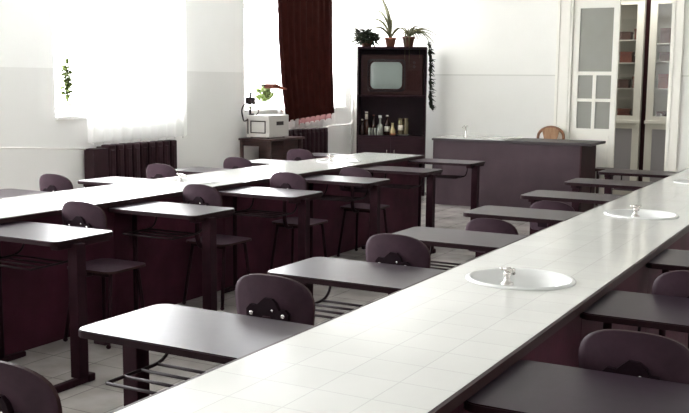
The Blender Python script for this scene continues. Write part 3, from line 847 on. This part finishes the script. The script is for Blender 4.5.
pp = MB(); pp.tube([(XL+.05, -1.55, 1.16), (XL+.05, 6.0, .935), (XL+.05, 6.93, .87)], .008, 8)
tag(pp.build('heating_pipe', 'pipe'), 'thin pale heating pipe running along the left wall to the radiator', 'pipe')
pp = MB(); pp.tube([(XL+.10, 11.425, .89), (XL+.10, 11.52, .93)]+[(XL+.09, 12.05, .935)]+arc((XL+.09, 12.16, .935), (XL+.07, 12.27, .94), (XL+.07, 12.27, 1.02), 5), .015, 8)
pp.tube([(XL+.07, 12.275, 0), (XL+.07, 12.275, ZC)], .021, 10)
tag(pp.build('heating_pipe', 'pipe'), 'white vertical heating pipe in the corner beside the tall cabinet', 'pipe')

# ------------------------------------------------------------------ projector on its table
tb = thing('side_table', 'dark wooden side table by the window under the projector', 'table', (-6.40, 9.85, 0))
MB().bbox(-.27, .20, -.40, .36, .835, .86, .004).build('tabletop', 'tablewood', tb)
for x in (-.24, .16):
    for y in (-.37, .33): MB().bbox(x-.018, x+.018, y-.018, y+.018, 0, .835, .003).build('leg', 'tablewood', tb)
MB().bbox(-.22, .14, -.04, .30, .22, .834, .004).build('drawer_box', 'tablewood', tb)
MB().box(-.22, .14, -.36, -.34, .77, .834).build('apron', 'tablewood', tb)
pr = thing('overhead_projector', 'grey-beige projector box with a jointed black arm on the side table', 'projector', (-6.46, 9.77, .8605))
hx, hy, hz = .165, .22, .275
MB().bbox(-hx, hx, -hy, hy, .012, hz, .010).build('case', 'beige', pr)
m = MB(); w0, w1, z0, z1 = -.10, .115, .06, .21
for (a, b, c, d) in ((w0, w1, z0, z0+.012), (w0, w1, z1-.012, z1), (w0, w0+.012, z0, z1), (w1-.012, w1, z0, z1)): m.box(a, b, -hy-.006, -hy+.001, c, d)
m.box(-.145, -.13, -hy-.006, -hy+.001, .05, .22)
m.build('front_outline', 'black', pr)
m = MB(); m.box(hx-.001, hx+.005, -.06, .09, .155, .20); m.build('grip_slot', 'black', pr)
m = MB()
for x in (-.12, .12):
    for y in (-.17, .17): m.lathe([(0, 0), (.015, 0), (.015, .013), (0, .013)], (x, y, 0), 10)
m.build('rubber_feet', 'black', pr)
# column and arm
m = MB(); m.tube([(-.14, -.17, hz-.002), (-.14, -.17, .545)], .012, 8); m.lathe([(0, 0), (.035, 0), (.03, .02), (0, .02)], (-.12, -.17, hz-.002), 14)
col = m.build('column', 'black', pr)
m = MB(); m.bbox(-.19, -.09, -.21, -.12, .40, .49, .012); m.build('focus_block', 'black', col)
m = MB(); m.tube(arc((-.14, -.17, .48), (-.12, -.15, .60), (-.07, -.10, .622), 6)+[(.0, -.03, .628), (.05, .0, .625)], .010, 8); arm = m.build('arm', 'black', pr)
m = MB()
m.bbox(-.03, .12, -.05, .07, .590, .650, .018); m.tube([(.09, .03, .62), (.14, .08, .60), (.19, .13, .585)], [.026, .020, .012], 10)
o = m.build('head', 'redbrown', arm); o['label'] = 'reddish brown projector head'
m = MB(); m.tube(arc((-.16, -.17, .43), (-.29, -.17, .38), (-.24, -.19, .27), 8)+arc((-.23, -.19, .24), (-.20, -.232, .17), (-.13, -.232, hz-.05), 5), .009, 7)
m.tube(arc((-.11, -.17, .41), (.06, -.20, .34), (-.05, -.18, hz-.003), 8), .006, 6)
m.build('cable', 'black', pr)

# ------------------------------------------------------------------ cabinets in the next room
def vitrine(label, x0, x1, y, seed, shelves):
    t = thing('display_cabinet', label, 'cabinet', ((x0+x1)/2, y, 0)); w = (x1-x0)/2; d = .38; H = 2.75; r = random.Random(seed)
    zl = 1.035
    m = MB(); m.box(-w, -w+.02, .025, d, 0, H); m.box(w-.02, w, .025, d, 0, H); m.box(-w, w, d-.015, d, 0, H); m.box(-w+.02, w-.02, .025, d-.015, H-.02, H); m.box(-w+.02, w-.02, .025, d-.015, zl-.02, zl); m.box(-w+.02, w-.02, .025, d-.015, 0, .08)
    m.build('body', 'cream_wood', t)
    m = MB(); m.bbox(-w-.01, w+.01, -.03, .024, zl-.03, zl+.018, .005); m.bbox(-w-.01, w+.01, -.02, .024, H-.06, H, .005); m.build('cornice', 'cream_wood', t)
    for z in shelves[0]: MB().box(-w+.02, w-.02, .03, d-.02, z-.016, z).build('shelf', 'cream_wood', t)
    for z0, z1, nm, pm in ((.08, zl-.03, 'lower_door', 'grey_panel'), (zl+.018, H-.06, 'glass_door', 'cab_glass')):
        f = MB(); s = .095; f.box(-w, -w+s, 0, .022, z0, z1); f.box(w-s, w, 0, .022, z0, z1); f.box(-w+s, w-s, 0, .022, z0, z0+.06); f.box(-w+s, w-s, 0, .022, z1-.07, z1)
        for xx in (-w+s-.012, w-s+.002): f.box(xx, xx+.010, -.006, 0, z0+.05, z1-.06)
        o = f.build(nm, 'cream_wood', t)
        MB().box(-w+s, w-s, .009, .013, z0+.06, z1-.07).build('pane' if 'glass' in nm else 'panel', pm, o)
    return t
YV = 13.55
S1 = (1.49, 1.84, 2.15); S1b = (1.49, 1.86, 2.10)
vitrine('cream glass-fronted cabinet through the doorway, left of the dark gap', -3.76, -2.855, YV, 1, (S1, ))
vitrine('cream glass-fronted cabinet through the doorway, right of the dark gap', -2.775, -1.87, YV, 2, (S1b, ))
def stored(label, x, z, w, h, m_, nm='cardboard_box', cat='box'):
    t = thing(nm, label, cat, (x, YV+.16, z+.0005), 0, 'boxes stored in the display cabinets')
    MB().bbox(-w/2, w/2, -.07, .07, 0, h*.74, .004).build('box_body', m_, t)
    MB().bbox(-w/2-.004, w/2+.004, -.074, .074, h*.74, h, .004).build('lid', m_, t)
B1 = ['on the bottom shelf', 'on the second shelf', 'on the third shelf', 'on the top shelf']
for zi, z in enumerate((zlow for zlow in (1.036, 1.49, 1.84, 2.15))):
    stored('dark red-brown box %s of the left display cabinet' % B1[zi], -3.10-.03*(zi % 2), z, .17, (.17, .12, .15, .11)[zi], 'darkbrown' if zi % 2 else 'redbrown')
    stored('small brown box beside the stile %s of the left display cabinet' % B1[zi], -2.972+.004*(zi % 2), z, .055, (.10, .16, .09, .15)[zi], 'redbrown' if zi % 2 else 'darkbrown')
for zi, z in enumerate((1.036, 1.49, 1.86, 2.10)):
    stored('dark brown box %s of the right display cabinet' % B1[zi], -2.585, z, .13, (.14, .20, .12, .20)[zi], 'darkbrown' if zi != 1 else 'redbrown')
gp = MB().box(-2.853, -2.777, YV+.10, YV+.12, 0, 2.80).build('dark_filler', 'teacher_end')  # dark red-brown strip filling the gap between the cabinets
tag(gp, 'dark red-brown board in the gap between the two display cabinets', 'filler')

# ------------------------------------------------------------------ light
w = bpy.data.worlds.new('world'); SC.world = w; w.use_nodes = True
bg = w.node_tree.nodes['Background']; bg.inputs[0].default_value = (.97, .985, 1, 1); bg.inputs[1].default_value = 13.0
for i, (a, b) in enumerate(WIN):
    l = bpy.data.lights.new('daylight_portal', 'AREA'); l.shape = 'RECTANGLE'; l.size = ZT-ZS; l.size_y = b-a
    l.cycles.is_portal = True
    lo = bpy.data.objects.new('daylight_portal', l); C.objects.link(lo)
    lo.location = (XL-TH-.01, (a+b)/2, (ZS+ZT)/2); lo.rotation_euler = (0, -PI/2, 0)
l = bpy.data.lights.new('hallway_fill', 'AREA'); l.shape = 'RECTANGLE'; l.size = 1.6; l.size_y = .6; l.energy = 18; l.color = (1, .97, .93)  # unseen fill light added to brighten the next room
lo = bpy.data.objects.new('hallway_fill', l); C.objects.link(lo); lo.location = (-2.7, 13.05, ZC-.05)

vs = SC.view_settings
vs.view_transform = 'Standard'; vs.look = 'None'; vs.gamma = 1; vs.use_curve_mapping = False; vs.exposure = 1.3
SC.cycles.max_bounces = 10; SC.cycles.diffuse_bounces = 6; SC.cycles.transparent_max_bounces = 12
SC.cycles.use_denoising = True; SC.cycles.caustics_reflective = False; SC.cycles.caustics_refractive = False
SC.cycles.sample_clamp_indirect = 10
